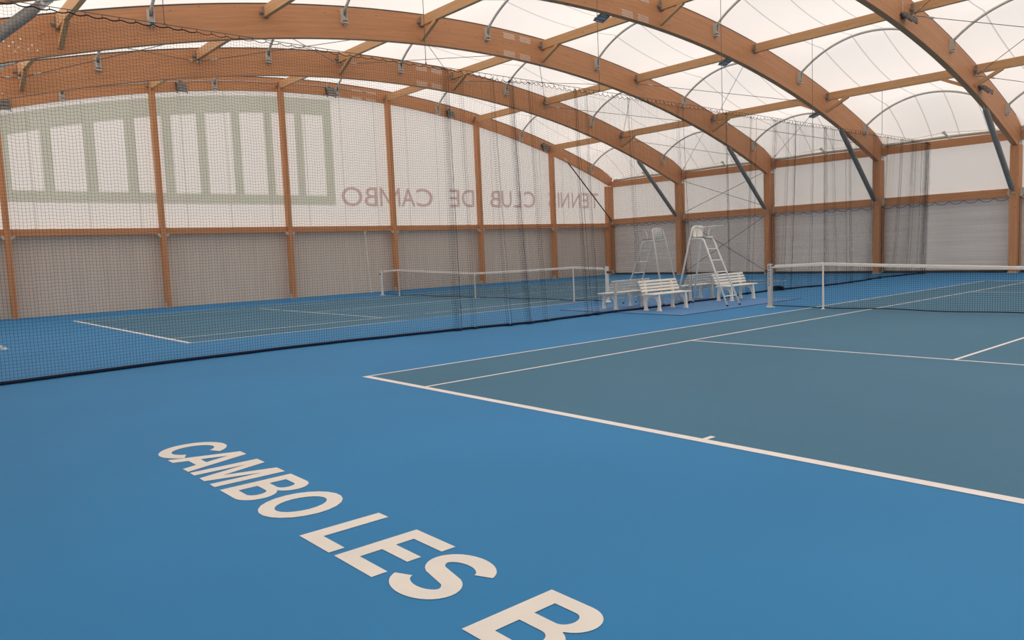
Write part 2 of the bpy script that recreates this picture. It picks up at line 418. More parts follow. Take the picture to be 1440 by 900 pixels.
# ------------------------------------------------------------------ timber frames
ARCH = {0: 'gable arch of orange glulam against the printed end wall', 1: 'glulam roof arch next to the gable arch, second from the printed end wall',
        2: 'glulam roof arch third from the end wall, uppermost in the left half',
        3: 'glulam roof arch left of the one with two floodlights, fourth from the end wall',
        4: 'glulam roof arch at upper right carrying two floodlights, fifth from the end wall', 5: 'glulam roof arch beyond the right edge of the picture'}
def arch_mesh(x, depth, th):
    m_ = MB(); n = 64; ya, yb = Y0-.05, Y1+.08; lift = .08 if depth < .7 else 0.0
    ring = []; s_ = 0; prev = None
    for i in range(n+1):
        y = ya+(yb-ya)*i/n
        sl = -2*(y-11.75)/95.0; L = math.hypot(1, sl); nx_, nz_ = sl/L, -1/L     # inward normal (down)
        p = (y, top(y)+lift); dd = depth*((.90+.08*((y-YM)/18)**2) if y > YM else (.90+.02*((y-YM)/18)**2)); q = (y+nx_*dd, top(y)+lift+nz_*dd) 
        if prev: s_ += math.dist(prev, p)
        prev = p; ring.append((p, q, s_))
    vs = []; fs = []; uvs = []; c = .012
    for p, q, s_ in ring:
        vs += [(x+th/2, p[0], p[1]), (x+th/2, q[0], q[1]), (x-th/2, q[0], q[1]), (x-th/2, p[0], p[1])]
    vv = [0, depth, depth+th, 2*depth+th, 2*depth+2*th]
    for i in range(n):
        for k in range(4):
            k2 = (k+1) % 4
            fs.append((i*4+k, i*4+k2, (i+1)*4+k2, (i+1)*4+k))
            a, b = ring[i][2]+x, ring[i+1][2]+x
            uvs.append([(a, vv[k]), (a, vv[k+1]), (b, vv[k+1]), (b, vv[k])])
    fs += [(0, 1, 2, 3), (n*4+3, n*4+2, n*4+1, n*4)]; uvs += [[(0, 0), (1, 0), (1, .2), (0, .2)]]*2
    m_.add(vs, fs, uvs)
    return m_
def at_arch(y, d):
    sl = -2*(y-11.75)/95.0; L = math.hypot(1, sl)
    return (y+sl/L*d, top(y)-d/L)
for k, lab in ARCH.items():
    x = FX[k]; e = empty('timber_arch', (x, Y0, 0))
    inv = Matrix.Translation((-x, -Y0, 0))
    def put(mbx, name, mat, smooth=False, kind=None):
        o = mbx.build(name, mat, e, smooth); o.data.transform(inv)
        if kind: o['kind'] = kind
        return o
    tag(e, lab, 'roof arch', 'glulam roof arches')
    depth = .58 if k == 0 else .98; th = .2
    put(arch_mesh(x, depth, th), 'beam', M['wood'])
    # dark keder profile holding the roof fabric along the top edge
    pts = []
    for i in range(65):
        y = Y0+(Y1-Y0)*i/64; pts.append((y, top(y)+(.08 if k == 0 else 0)))
    for sx in (-1, 1):
        kd = MB(); kd.tube([(x+sx*.085, y, z+.018) for y, z in pts], .022, 5)
        put(kd, 'edge_profile', M['dark'])
    # end shoes over the eave posts
    if k > 0:
        for yy, s_ in ((Y1, 1), (Y0, -1)):
            for sx in (-1, 1):
                br = MB(); br.prism([(yy-s_*.10, 5.62), (yy+s_*.02, 5.78), (yy+s_*.06, 5.2), (yy-s_*.02, 4.98), (yy-s_*.16, 5.06), (yy-s_*.2, 5.4)], 'x', x+sx*.112-.008, x+sx*.112+.008)
                br.tube([(x+sx*.11, yy-s_*.06, 5.66), (x+sx*.22, yy-s_*.04, 5.72)], .03, 8)
                br.beam((x+sx*.17, yy-s_*.05, 5.15), (x+sx*.17, yy-s_*.05, 5.65), .13, .16, (0, 1, 0))
                for q in range(3): br.disc((x+sx*.12, yy-s_*.11, 5.2+.14*q), (sx, 0, 0), .016, .02, 6)
                put(br, 'end_shoe', M['steel'])
    # groups of bolt heads at the splice
    sp = MB(); yc = 13.25
    if k in (1, 2, 3, 0):
        rows = (.10, .70) if k else (.08, .40)
        for g0 in (yc-.62, yc+.12):
            for d0 in rows:
                for r_ in range(4 if k else 2):
                    for c_ in range(8):
                        yy = g0+.065*c_+(.03 if r_ % 2 else 0)
                        ya, za = at_arch(yy, d0+.05*r_)
                        sp.disc((x+th/2, ya, za), (1, 0, 0), .019, .010, 6)
        put(sp, 'splice_bolts', M['bolt'], kind='stuff')
    if k in (1, 2):
        for q in range(9):
            sp = MB(); ya, za = at_arch(-2.25+.17*(q % 4)+.07*(q//4), .45+.12*(q//3)+.05*(q % 2))
            sp.disc((x+th/2, ya, za), (1, 0, 0), .02, .01, 8)
            put(sp, 'bolt', M['bolt'])

ORD = ['first', 'second', 'third', 'fourth', 'fifth', 'sixth', 'seventh', 'eighth']
def wood_thing(name, mbx, lab, cat, grp, origin, mat='wood'):
    o = mbx.build(name, M[mat]); o.data.transform(Matrix.Translation((-origin[0], -origin[1], -origin[2]))); o.location = origin
    return tag(o, lab, cat, grp)

# eave posts (far side y=29.9; near side y=-6.1 behind the camera only where the roof needs them)
for k in range(6):
    x = FX[k]
    for yy, s_ in ((Y1, -1), (Y0, 1)):
        if s_ == 1 and k > 4: continue
        p = MB(); ht = 4.97 if k else 5.25
        p.beam((x, yy+s_*.25, 0), (x, yy+s_*.25, ht), .30, .50, (0, 1, 0), .008)
        side = 'far eave wall' if s_ == -1 else 'near eave wall'
        if k == 0: lab = 'orange timber corner post between printed end wall and %s' % side
        else: lab = 'timber post on the %s under the %s arch' % (side, ORD[k])
        e = empty('eave_post', (x, yy+s_*.25, 0)); tag(e, lab, 'post', 'timber eave posts')
        o = p.build('shaft', M['wood'], e); o.data.transform(Matrix.Translation((-x, -(yy+s_*.25), 0)))
        fp = MB(); fp.box(-.17, .17, -.27, .27, 0, .03)
        fp.box(-.162, -.15, -.1, .1, 0, .3); fp.box(.15, .162, -.1, .1, 0, .3); fp.build('foot_plate', M['steel'], e)
        for sx in (-1, 1):
            cp = MB()
            cp.prism([(sx*.152, 2.98), (sx*.152, 3.3), (sx*.24, 3.3), (sx*.30, 3.14), (sx*.24, 2.98)], 'y', -s_*.02-.01, -s_*.02+.01)
            cp.tube([(sx*.15, -s_*.05, 2.99), (sx*.22, -s_*.05, 3.0)], .03, 8)
            cp.build('rail_cleat', M['steel'], e)
# gable posts
for j, y in enumerate(PY[1:-1]):
    ht = top(y)-.52
    e = empty('gable_post', (-21.95, y, 0))
    tag(e, 'slim timber post on the printed end wall, %s from the far corner' % ORD[5-j], 'post', 'timber gable posts')
    p = MB(); p.beam((0, 0, 0), (0, 0, ht+.25), .30, .17, (0, 1, 0), .006); p.build('shaft', M['wood'], e)
    for s_ in (-1, 1):
        c = MB(); c.prism([(s_*.086, 2.84), (s_*.086, 2.70), (s_*.12, 2.70), (s_*.22, 2.82), (s_*.22, 2.84)], 'x', -.02, .10)
        c.build('rail_cleat', M['steel'], e)
    c = MB(); c.box(-.14, .14, -.1, .1, 0, .02); c.box(-.1, .1, -.095, -.086, 0, .2); c.box(-.1, .1, .086, .095, 0, .2); c.build('foot_plate', M['steel'], e)
# mid rails + eave beams of the far wall, mid rails of the gable
BAY = ['in the corner bay', 'in the bay with crossed wall cables', 'in the third bay from the corner', 'in the bay where the dividing net ends', 'right of the photo edge']
for b in range(5):
    xa, xb = FX[b]+.15, FX[b+1]-.15
    if b == 4: xb = FX[b+1]+.15-.3
    m_ = MB(); m_.beam((xa, Y1-.12, 3.15), (xb, Y1-.12, 3.15), .14, .32, (0, 0, 1), .005)
    wood_thing('wall_rail', m_, 'orange timber mid rail on the far wall '+BAY[b], 'rail', 'mid rails of the far eave wall', ((xa+xb)/2, Y1-.12, 3.15))
    m_ = MB(); m_.beam((xa, Y1-.12, 5.36), (xb, Y1-.12, 5.36), .16, .32, (0, 0, 1), .005)
    wood_thing('eave_beam', m_, 'orange timber eave beam on the far wall '+BAY[b], 'beam', 'eave beams of the far wall', ((xa+xb)/2, Y1-.12, 5.36))
    # prop pushing the roof edge out in mid bay, with two stay rods
    xm = (FX[b]+FX[b+1])/2+.25
    e = empty('edge_prop', (xm, Y1-.1, 5.52)); tag(e, 'small steel prop above the eave beam '+BAY[b], 'bracket', 'roof edge props')
    p = MB(); p.tube([(.0, 0, 0), (-.28, -.05, .30)], [.035, .045], 8); p.box(-.08, .08, -.06, .06, -.0, .02); p.tube([(-.34, -.05, .30), (-.22, -.05, .34)], .04, 8); p.build('prop', M['steel'], e)
    for sx, xe in ((-1, FX[b]+.15), (1, FX[b+1]-.15)):
        r_ = MB(); r_.tube([(-.28, -.05, .30), (xe-xm, .02, .12)], .009, 6)
        r_.tube([(xe-xm-sx*.45, .02, .135), (xe-xm-sx*.12, .02, .125)], .028, 8); r_.build('stay_rod', M['steel'], e)
for j in range(7):
    ya = PY[j]+(.085 if j else .5); yb = PY[j+1]-(.085 if j < 6 else .5)
    m_ = MB(); m_.beam((-22.05, ya, 2.95), (-22.05, yb, 2.95), .16, .24, (0, 0, 1), .005)
    wood_thing('wall_rail', m_, 'timber mid rail on the printed end wall, %s bay from the far corner' % ORD[6-j], 'rail', 'mid rails of the printed end wall', (-22.05, (ya+yb)/2, 2.95))

# purlins with knee braces
BN = ['between the gable arch and second arch', 'between the second and third arches', 'between the third and fourth arches', 'between the fourth and fifth arches', 'right of the fifth arch']
for b in range(5):
    xa, xb = FX[b]+.1, FX[b+1]-.1
    for j, y in enumerate(PY[1:-1]):
        zt = top(y)-.06; zb = zt-.30; zm = (zt+zb)/2
        e = empty('roof_purlin', ((xa+xb)/2, y, zm))
        tag(e, 'timber purlin %s, %s from far wall' % (BN[b], ORD[5-j]), 'purlin', 'roof purlins')
        L = (xb-xa)/2
        m_ = MB(); m_.beam((-L, 0, 0), (L, 0, 0), .12, .30, (0, 0, 1), .006); m_.build('beam', M['purlin'], e)
        if j in (0, 2, 3, 5):
            for sx in (-1, 1):
                if b == 0 and sx == -1: continue
                dp = .76
                br = MB(); br.beam((sx*L, 0, zt+.06-dp-zm), (sx*(L-.85), 0, -.13), .11, .11, (0, 0, 1), .004); br.build('knee_brace', M['purlin'], e)
        for sx in (-1, 1):
            cl = MB(); cl.box(sx*L-sx*.10, sx*L, -.075, -.062, -.13, .13); cl.box(sx*L-sx*.10, sx*L, .062, .075, -.13, .13)
            cl.box(sx*L-sx*.10, sx*L, -.075, .075, -.165, -.15); cl.disc((sx*(L-.04), -.07, -.05), (0, -1, 0), .035, .10, 8)
            cl.build('end_cleat', M['strut'], e)

# curved steel hoops carrying the fabric
for b in range(5):
    xa, xb = FX[b]+.13, FX[b+1]-.13
    for j, y in enumerate(HY[1:]):
        e = empty('fabric_hoop', ((xa+xb)/2, y, top(y)-.2)); L = (xb-xa)/2
        tag(e, 'curved steel roof hoop %s, %s from far wall' % (BN[b], ORD[5-j]), 'roof hoop', 'curved roof hoops')
        R_ = (L*L+1.0)/(2*1.0); n = 26; a0 = math.asin(L/R_)
        # end slightly below arch top, peak .82 above it
        pts = []
        for i in range(n+1):
            a = -a0+2*a0*i/n; pts.append((R_*math.sin(a), 0, R_*math.cos(a)-(R_-1.0)+.02))
        h = MB(); h.tube(pts, .042, 10); h.build('tube', M['steel'], e, True)
        for sx in (-1, 1):
            br = MB()
            for sy in (-1, 1):
                br.box(sx*(L+.03)-.008, sx*(L+.03)+.008, sy*.065-.02, sy*.065+.02, -.26, .12)
                br.box(sx*L-sx*.09, sx*L+sx*.03, sy*.062-.006, sy*.062+.006, -.22, .12)
            br.box(sx*(L-.05)-.05, sx*(L-.05)+.07, -.075, .075, -.29, -.26)
            br.box(sx*(L-.05)-.05, sx*(L-.05)+.07, -.07, .07, -.20, -.18)
            br.box(sx*(L+.02)-.012, sx*(L+.02)+.012, -.07, .07, -.27, -.05)
            br.tube([(sx*(L-.03), -.085, -.13), (sx*(L-.03), .085, -.13)], .02, 8)
            br.tube([(sx*(L-.02), 0, -.28), (sx*(L-.02), 0, -.34)], .018, 6)
            br.build('end_bracket', M['steel'], e)

# steel struts from post to arch
for k in range(5):
    x = FX[k]
    for yy, s_ in ((Y1, 1), (Y0, -1)):
        if k == 0:
            A = Vector((x+.22, yy-s_*.10, 3.05)); B = Vector((x+.22, yy-s_*4.1, 6.75)); r = .035
        else:
            A = Vector((x, yy-s_*.52, 3.12)); B = Vector((x, yy-s_*3.95, 6.28)); r = .10
        e = empty('steel_strut', A)
        end = 'on the far eave wall' if s_ == 1 else 'on the near eave wall'
        tag(e, 'grey round steel strut under the %s arch %s' % (ORD[k], end) if k else 'thin dark steel strut under the gable arch %s' % end, 'strut', 'diagonal steel struts')
        d = (B-A); L = d.length; d.normalize()
        t = MB(); t.tube([d*.10, d*.30, d*(L-.42), d*(L-.26)], [r*.45, r, r, r*.5], 14); t.build('tube', M['strut'] if k else M['dark'], e, True)
        pl = MB(); pl.beam(d*0, d*.28, .02, r*1.4, (0, 0, 1)); pl.tube([(-.05, 0, 0), (.05, 0, 0)], .03, 8); pl.build('end_plate', M['steel'], e); pl = MB()
        pl.beam(d*(L-.34), d*L, .02, r*1.5, (0, 0, 1)); pl.tube([d*(L-.18)+Vector((-.06, 0, 0)), d*(L-.18)+Vector((.06, 0, 0))], .035, 8)
        if k: pl.beam(d*L+Vector((0, -.22*s_, .04)), d*L+Vector((0, .22*s_, -.10)), .14, .03, (0, 0, 1))
        pl.build('end_plate', M['steel'], e)

# bracing cables
def cable(a, b, lab, r=.010, grp='bracing cables', cat='cable', tb=True):
    a = Vector(a); b = Vector(b); e = empty('bracing_cable', a); tag(e, lab, cat, grp)
    m_ = MB(); m_.tube([Vector((0, 0, 0)), b-a], r, 6); m_.build('rod', M['cable'], e)
    if tb:
        d = (b-a).normalized(); t = MB(); t.tube([d*.42, d*.45, d*.62, d*.65], [.012, .03, .03, .012], 8); t.build('turnbuckle', M['steel'], e); t = MB(); t.tube([d*.05, d*.08], .04, 8); t.build('end_socket', M['steel'], e)
for b, cells in ((1, [(-1, 0), (0, 1), (1, 2), (2, 3), (3, 4), (4, 5), (5, 6)]), (2, [(4, 5), (5, 6)]), (4, [(3, 4), (4, 5), (5, 6)])):
    yy = PY[1:-1]
    for (i0, i1) in cells:
        ya = yy[i0] if i0 >= 0 else Y0+.2; yb = yy[i1] if i1 < 6 else Y1-.15
        dz0 = -.42 if i0 >= 0 else -.2; dz1 = -.42 if i1 < 6 else -.2
        w0 = '%s cross from far wall' % ORD[6-i1] 
        for q, (A, B) in enumerate((((FX[b]+.13, ya, top(ya)+dz0), (FX[b+1]-.13, yb, top(yb)+dz1)), ((FX[b]+.13, yb, top(yb)+dz1), (FX[b+1]-.13, ya, top(ya)+dz0)))):
            cable(A, B, 'roof cable %s, %s, slanting %s' % (BN[b], w0, 'rightward' if q == 0 else 'leftward'))
for q, (z0, z1, nm) in enumerate(((3.35, 5.1, 'upper white'), (.12, 2.95, 'lower grey'))):
    cable((FX[1]+.17, Y1-.2, z0), (FX[2]-.17, Y1-.2, z1), 'thin cable of the %s wall cross, rising to the right' % nm, .012)
    cable((FX[1]+.17, Y1-.23, z1), (FX[2]-.17, Y1-.23, z0), 'thin cable of the %s wall cross, falling to the right' % nm, .012)

# ------------------------------------------------------------------ floodlights
def floodlight(loc, rz, lab, stem=.5, tdeg=68):
    e = empty('floodlight', loc, rz); tag(e, lab, 'floodlight', 'floodlights on the arches')
    tilt = math.radians(tdeg)
    for k in range(3):
        h = MB(); c = Vector((.10+.13*k*math.cos(tilt), 0, -.02-.13*k*math.sin(tilt)))
        h.beam(c+Vector((0, -.17, 0)), c+Vector((0, .17, 0)), .105, .06, (math.sin(tilt), 0, math.cos(tilt)), .01)
        for q in range(7): h.beam(c+Vector((0, -.15+.05*q, .03)), c+Vector((0, -.145+.05*q, .03)), .09, .05, (0, 0, 1))
        o = h.build('lamp_module', M['strut'], e)
        l = MB(); l.beam(c+Vector((-.006, -.15, -.036)), c+Vector((-.006, .15, -.036)), .085, .01, (math.sin(tilt), 0, math.cos(tilt))); l.build('lens', M['lampglass'], o)
    b = MB(); b.beam((.0, -.19, 0), (.42*math.cos(tilt), -.19, -.42*math.sin(tilt)), .02, .03); b.beam((.0, .19, 0), (.42*math.cos(tilt), .19, -.42*math.sin(tilt)), .02, .03)
    b.box(-.01, .02, -.2, .2, -.05, .05); b.box(-.03, .0, -.06, .06, -.1, .12); b.build('yoke', M['dark'], e)
    s_ = MB(); s_.tube([(.02, -.12, .05), (.02, -.12, stem)], .012, 6); s_.disc((.0, -.12, stem), (1, 0, 0), .035, .04, 8); s_.build('supply_conduit', M['post_grey'], e)
for y, nm in ((24.35, 'lowest, above the post nearest the far corner'), (18.0, 'second up from the far corner'), (11.5, 'at the right end of the printed frame'), (5.15, 'above the left half of the printed frame'), (-.75, 'at the left edge of the photo')):
    floodlight((-21.97, y, top(y)-.20), 0, 'dark floodlight on the gable arch, '+nm, .18)
for y, nm in ((19.0, 'upper one'), (25.35, 'lower one')):
    floodlight((-.72, y, top(y)-.62), 0, 'dark floodlight on the right side of the upper right arch, '+nm, .55, 42)
for y, nm in ((12.25, 'highest one'), (18.55, 'middle one'), (24.75, 'lowest one')):
    floodlight((-6.28, y, top(y)-.80), PI, 'dark floodlight hidden half behind the fourth arch from the end wall, '+nm, .4, 22)
# thin cable conduit along the gable arch
m_ = MB(); m_.tube([(-21.98, y, top(y)-.1) for y in [2+.5*i for i in range(24)]], .012, 6)
o = m_.build('cable_conduit', M['steel']); tag(o, 'thin steel conduit running along the face of the gable arch', 'conduit')

# ------------------------------------------------------------------ strand nets
def strand_net(rows, r, z_or_pts, mat, name, parent, rowclosed=False):
    """rows: list (top to bottom) of lists of points; strands along rows and along columns, 3-sided"""
    import array
    nr = len(rows); nc = len(rows[0]); m_ = MB(); V = m_.v; F = m_.f
    def strand(pts, off):
        b = len(V); n = len(pts)
        for i, p in enumerate(pts):
            a = pts[max(i-1, 0)]; c = pts[min(i+1, n-1)]
            tx, ty, tz = c[0]-a[0], c[1]-a[1], c[2]-a[2]
            L = math.sqrt(tx*tx+ty*ty+tz*tz) or 1; tx /= L; ty /= L; tz /= L
            # frame
            if abs(tz) > .8: ux, uy, uz = 1-tx*tx, -tx*ty, -tx*tz
            else: ux, uy, uz = -tx*tz, -ty*tz, 1-tz*tz
            l = math.sqrt(ux*ux+uy*uy+uz*uz) or 1; ux /= l; uy /= l; uz /= l
            wx, wy, wz = ty*uz-tz*uy, tz*ux-tx*uz, tx*uy-ty*ux
            for cs, sn in ((1, 0), (-.5, .866), (-.5, -.866)):
                V.append((p[0]+r*(ux*cs+wx*sn), p[1]+r*(uy*cs+wy*sn), p[2]+r*(uz*cs+wz*sn)))
        for i in range(n-1):
            q = b+3*i
            F.append((q, q+1, q+4, q+3)); F.append((q+1, q+2, q+5, q+4)); F.append((q+2, q, q+3, q+5))
    for row in rows: strand(row, 0)
    step = 1 if z_or_pts == 'full' else z_or_pts
    idx = list(range(0, nr, step)) + ([nr-1] if (nr-1) % step else [])
    for c in range(nc): strand([rows[i][c] for i in idx], 0)
    me = bpy.data.meshes.new(name); me.from_pydata(V, [], F); me.materials.append(mat)
    o = bpy.data.objects.new(name, me); COL.objects.link(o)
    if parent: o.parent = parent
    return o

# ---- dividing net hung on a cable between the courts
NX = -3.9; NZ = 5.46
def bot_x(y):
    P = [(-6, -3.85), (-3.7, -3.9), (-1.7, -4.07), (.8, -4.17), (3.0, -4.0), (4.4, -3.85), (6, -3.55), (9, -3.62), (11.5, -3.58), (13.5, -3.78), (17, -4.25), (19, -4.1), (21.3, -3.82), (26, -4.25), (29.7, -4.05)]
    for (a, xa), (b, xb) in zip(P, P[1:]):
        if a <= y <= b:
            t = (y-a)/(b-a); t = t*t*(3-2*t); return xa+(xb-xa)*t
    return P[0][1] if y < P[0][0] else P[-1][1]
cols = []  # (ytop, xtop, ybot, xbot)
y = -6.0; pitch = .05
folds = [(4.55, .22, .0), (4.9, .12, -.05), (5.75, .10, -.1), (6.35, .22, -.1), (6.9, .10, -.15), (8.35, .15, -.25), (8.7, .14, -.25), (10.3, .08, -.2), (12.3, .12, -.1),
         (14.6, .15, 0), (15.9, .12, 0), (17.3, .2, 0), (18.0, .10, 0), (18.5, .15, 0), (19.6, .12, 0), (20.5, .2, 0), (21.0, .12, 0), (22.2, .12, 0), (24.2, .10, 0), (25.3, .12, 0), (26.6, .2, 0), (27.6, .15, 0), (28.9, .25, 0), (29.1, .25, 0)]
fi = 0
def wav(y, amp):
    return amp*(math.sin(y*1.9)+.6*math.sin(y*3.7+1.3))
while y < 29.5:
    if fi < len(folds) and y >= folds[fi][0]:
        _, w_, sl = folds[fi]; fi += 1
        n = max(2, int(w_/pitch)); x0 = bot_x(y)
        for leg, sgn in ((0, -1), (1, 1)):
            for i in range(1, n+1):
                dy = sgn*pitch*i if leg == 0 else -w_+pitch*i
                off = (.03+.02*math.sin(PI*i/n)) * (leg+.4)
                cols.append((y+dy*.9, NX+off, y+dy+sl*.6, bot_x(y+dy)+off*1.6))
        y += pitch*.6
        continue
    amp = .012 if y < 4 else (.03 if y < 11 else .045)
    cols.append((y, NX+wav(y, amp*.8), y+.02*math.sin(y*.8), bot_x(y)+wav(y+.4, max(amp, .022))))
    y += pitch*(.985 if y < 4 else (.96 if y < 12 else .96))
div = empty('dividing_net', (0, 0, 0)); tag(div, 'tall black mesh curtain dividing the two courts, hung from an overhead cable', 'net')
def scal(yt):
    per = .235 if yt < 4.9 else .17
    sag = .035 if yt < 4.9 else .085
    t = (yt/per) % 1.0
    return NZ-.02-4*sag*t*(1-t)
nr = 108; rows = []
for i in range(nr+1):
    t = i/nr; row = []
    for (yt, xt, yb, xb) in cols:
        zt = scal(yt); z = zt+(0.03-zt)*t
        bl = t**1.3
        jit = .006*math.sin(z*9+yt*2.3)+.004*math.sin(z*21+yt*5)
        row.append((xt+(xb-xt)*bl+jit, yt+(yb-yt)*bl, z+.006*math.sin(yt*3.1+z*2)))
    rows.append(row)
print('net cols', len(cols))
strand_net(rows, .0018, 3, M['net'], 'mesh', div)
tr = MB(); tr.tube([(p[0], p[1], p[2]) for p in rows[0]], [(.010 if p[1] < -.5 else .0065) for p in rows[0]], 5); tr.build('top_rope', M['net'], div)
brp = MB(); brp.tube([(p[0]+.0, p[1], .028) for p in rows[-1]], .028, 6); brp.build('weighted_bottom_rope', M['rope'], div)
# vertical selvedge cords at the doubled edges
for yt in (4.55, 6.35, 8.4, 12.6, 14.6, 16.3, 18.6, 20.4, 22.0, 28.0, 28.6, 29.1):
    i = min(range(len(cols)), key=lambda q: abs(cols[q][0]-yt)); c = MB()
    c.tube([rows[k][i] for k in range(0, nr+1, 6)], .005, 5); c.build('edge_cord', M['net'], div)
hk = MB(); yy_ = -5.9
while yy_ < 29.4:
    hk.tube([(NX, yy_, NZ+.005), (NX, yy_, NZ-.03)], .005, 5); yy_ += .235 if yy_ < 4.9 else .17
o = hk.build('hooks', M['net'], div); o['kind'] = 'stuff'
# top carrying cable and its hangers (part of the building)
m_ = MB(); m_.tube([(NX, Y0+.05, NZ+.01), (NX, Y1-.3, NZ+.01)], .006, 6)
o = m_.build('carrying_cable', M['cable']); tag(o, 'thin straight overhead cable carrying the dividing net', 'cable')
for j, y in enumerate(PY[1:-1]):
    m_ = MB(); zt = top(y)-.36
    m_.tube([(0, 0, 0), (0, 0, NZ-zt)], .007, 6)
    for sy in (-1, 1): m_.tube([(0, 0, (NZ-zt)*.98), (0, sy*.02, (NZ-zt))], .008, 5)
    o = m_.build('hanger_wire', M['cable']); o.location = (NX, y, zt)
    tag(o, 'thin vertical hanger wire from purlin to net cable, %s from the far eave wall' % ORD[5-j], 'wire', 'hanger wires of the dividing net')
m_ = MB(); 
for q in range(5):
    pts = []
    for i in range(26):
        a = 2*PI*i/25*1.0; pts.append((-4.30+(.13+.02*q)*math.cos(a)+.02*q, 17.9+(.17-.012*q)*math.sin(a), .025+.022*q+.02*math.sin(a*2+q)))
    m_.tube(pts, .018, 6)
o = m_.build('rope_coil', M['rope']); tag(o, 'dark coil of net rope lying on the floor behind the near net post', 'rope')

# ---- protective nets in front of the far wall
for b in range(5):
    xa, xb = FX[b]+.17, FX[b+1]-.17; e = empty('protective_net', ((xa+xb)/2, Y1-.33, 0))
    tag(e, 'fine scalloped net over the grey far wall '+BAY[b], 'net', 'protective nets of the far wall')
    L = xb-xa; nc = int(L/.055); ns = 9
    def ztop(x):
        t = ((x-xa)/L*ns) % 1.0; return 2.96-.13*4*t*(1-t)
    rws = []
    for i in range(53):
        row = []
        for c in range(nc+1):
            x = xa+L*c/nc; z = ztop(x)+(.03-ztop(x))*i/52
            row.append((x-(xa+xb)/2, .02*math.sin(x*4)*math.sin(i*.1), z))
        rws.append(row)
    strand_net(rws, .0010, 13, M['net'], 'mesh', e)
    rp = MB(); rp.tube([(p[0], p[1], p[2]) for p in rws[0]], .010, 5); rp.tube([(-L/2, 0, .03), (L/2, 0, .03)], .014, 5)
    rp.tube([(-L/2, 0, 2.96), (-L/2-.0, 0, .03)], .007, 5); rp.tube([(L/2, 0, 2.96), (L/2, 0, .03)], .007, 5)
    rp.build('edge_rope', M['net'], e)

# ------------------------------------------------------------------ tennis nets
def tennis_net(ox, lab, postkind):
    cx = ox+5.485; yN = 11.885
    e = empty('tennis_net', (cx, yN, 0)); tag(e, lab, 'tennis net', 'tennis nets')
    def ht(x):
        a = abs(x)
        if a <= 5.03:
            t = a/5.03; return .914+(1.07-.914)*(t**1.25)
        t = (a-5.03)/(6.40-5.03); return 1.07-.05*t*(1) + .0*t
    def low(x):
        a = abs(x)/6.4
        return .03+.02*math.sin(x*1.3)**2
    X0 = 6.34; nc = int(2*X0/.045); xs_ = [-X0+2*X0*i/nc for i in range(nc+1)]
    nrr = 22; rws = []
    for i in range(nrr+1):
        t = i/nrr; rws.append([(x, .015*math.sin(x*2.2)*math.sin(t*3.1), ht(x)+(low(x)-ht(x))*t) for x in xs_])
    strand_net(rws, .0021, 2, M['net'], 'mesh', e)
    hb = MB()
    vs = []; fs = []
    for i, x in enumerate(xs_):
        h = ht(x); vs += [(x, -.012, h-.055), (x, -.012, h), (x, 0, h+.012), (x, .012, h), (x, .012, h-.055)]
    for i in range(len(xs_)-1):
        for k in range(4): fs.append((i*5+k, i*5+k+1, i*5+5+k+1, i*5+5+k))
    hb.add(vs, fs); hb.build('headband', M['tape'], e, fix=False)
    bc = MB(); bc.tube([(x, 0, low(x)) for x in xs_[::3]+[xs_[-1]]], .012, 6); bc.build('bottom_cord', M['rope'], e)
    cs = MB(); cs.box(-.025, .025, -.018, -.013, .01, .93); cs.box(-.025, .025, .013, .018, .01, .93); cs.box(-.025, .025, -.018, .018, .925, .932); cs.box(-.05, .05, -.03, .03, .0, .012)
    cs.build('centre_strap', M['tape'], e)
    for sx in (-1, 1):
        p = MB(); x = sx*6.40
        if postkind == 'square':
            p.beam((x, 0, 0), (x, 0, 1.07), .10, .10, (0, 1, 0), .012); mt = M['post_grey']
        else:
            p.tube([(x, 0, 0), (x, 0, 1.07)], .055, 14); mt = M['white']
        o = p.build('net_post', mt, e)
        b_ = MB(); b_.tube([(x, 0, 0), (x, 0, .02), (x, 0, .05)], [.11, .11, .06], 14); b_.build('floor_collar', mt, o)
        w_ = MB(); w_.tube([(x+sx*.07, -.06, .90), (x+sx*.07, .06, .90)], .035, 10); w_.tube([(x+sx*.10, .05, .9), (x+sx*.16, .07, .80)], .010, 6); w_.tube([(x-.05, 0, 1.03), (x-sx*.12, 0, 1.02)], .02, 8)
        w_.build('winch', M['dark'], o)
    return e
nn = tennis_net(0, 'nearer tennis net, at the right, with square grey post', 'square')
fn = tennis_net(-18.155, 'farther tennis net at left, seen through the black dividing net', 'round')
# lettering down the square post
lm = MB(); zc = .93
lm.add([(-.028, 0, .985), (.0, 0, .935), (.028, 0, .985), (.014, 0, .985), (0, 0, .962), (-.014, 0, .985)], [(0, 1, 4, 5), (1, 2, 3, 4)])
lm.add([(-.02, 0, 1.03), (.02, 0, 1.03), (.012, 0, 1.0), (-.012, 0, 1.0)], [(0, 1, 2, 3)])
zc = .90
for ch in 'EUROPE':
    vs, fs, asp = text_mesh(ch, .02); hgt = .048; wd = .045*min(asp, 1.0)+.01
    # rotated a quarter turn, reading downwards
    lm.add([(-.022+hgt*v, 0, zc-wd*u) for u, v in vs], fs); zc -= wd+.022
o = lm.build('post_lettering', M['dark'], None, fix=False); o.data.transform(Matrix.Translation((-6.40, -.0515, 0)))
post = [c for c in nn.children if c.name.startswith('net_post') and min(v.co.x for v in c.data.vertices) < 0][0]
o.parent = post
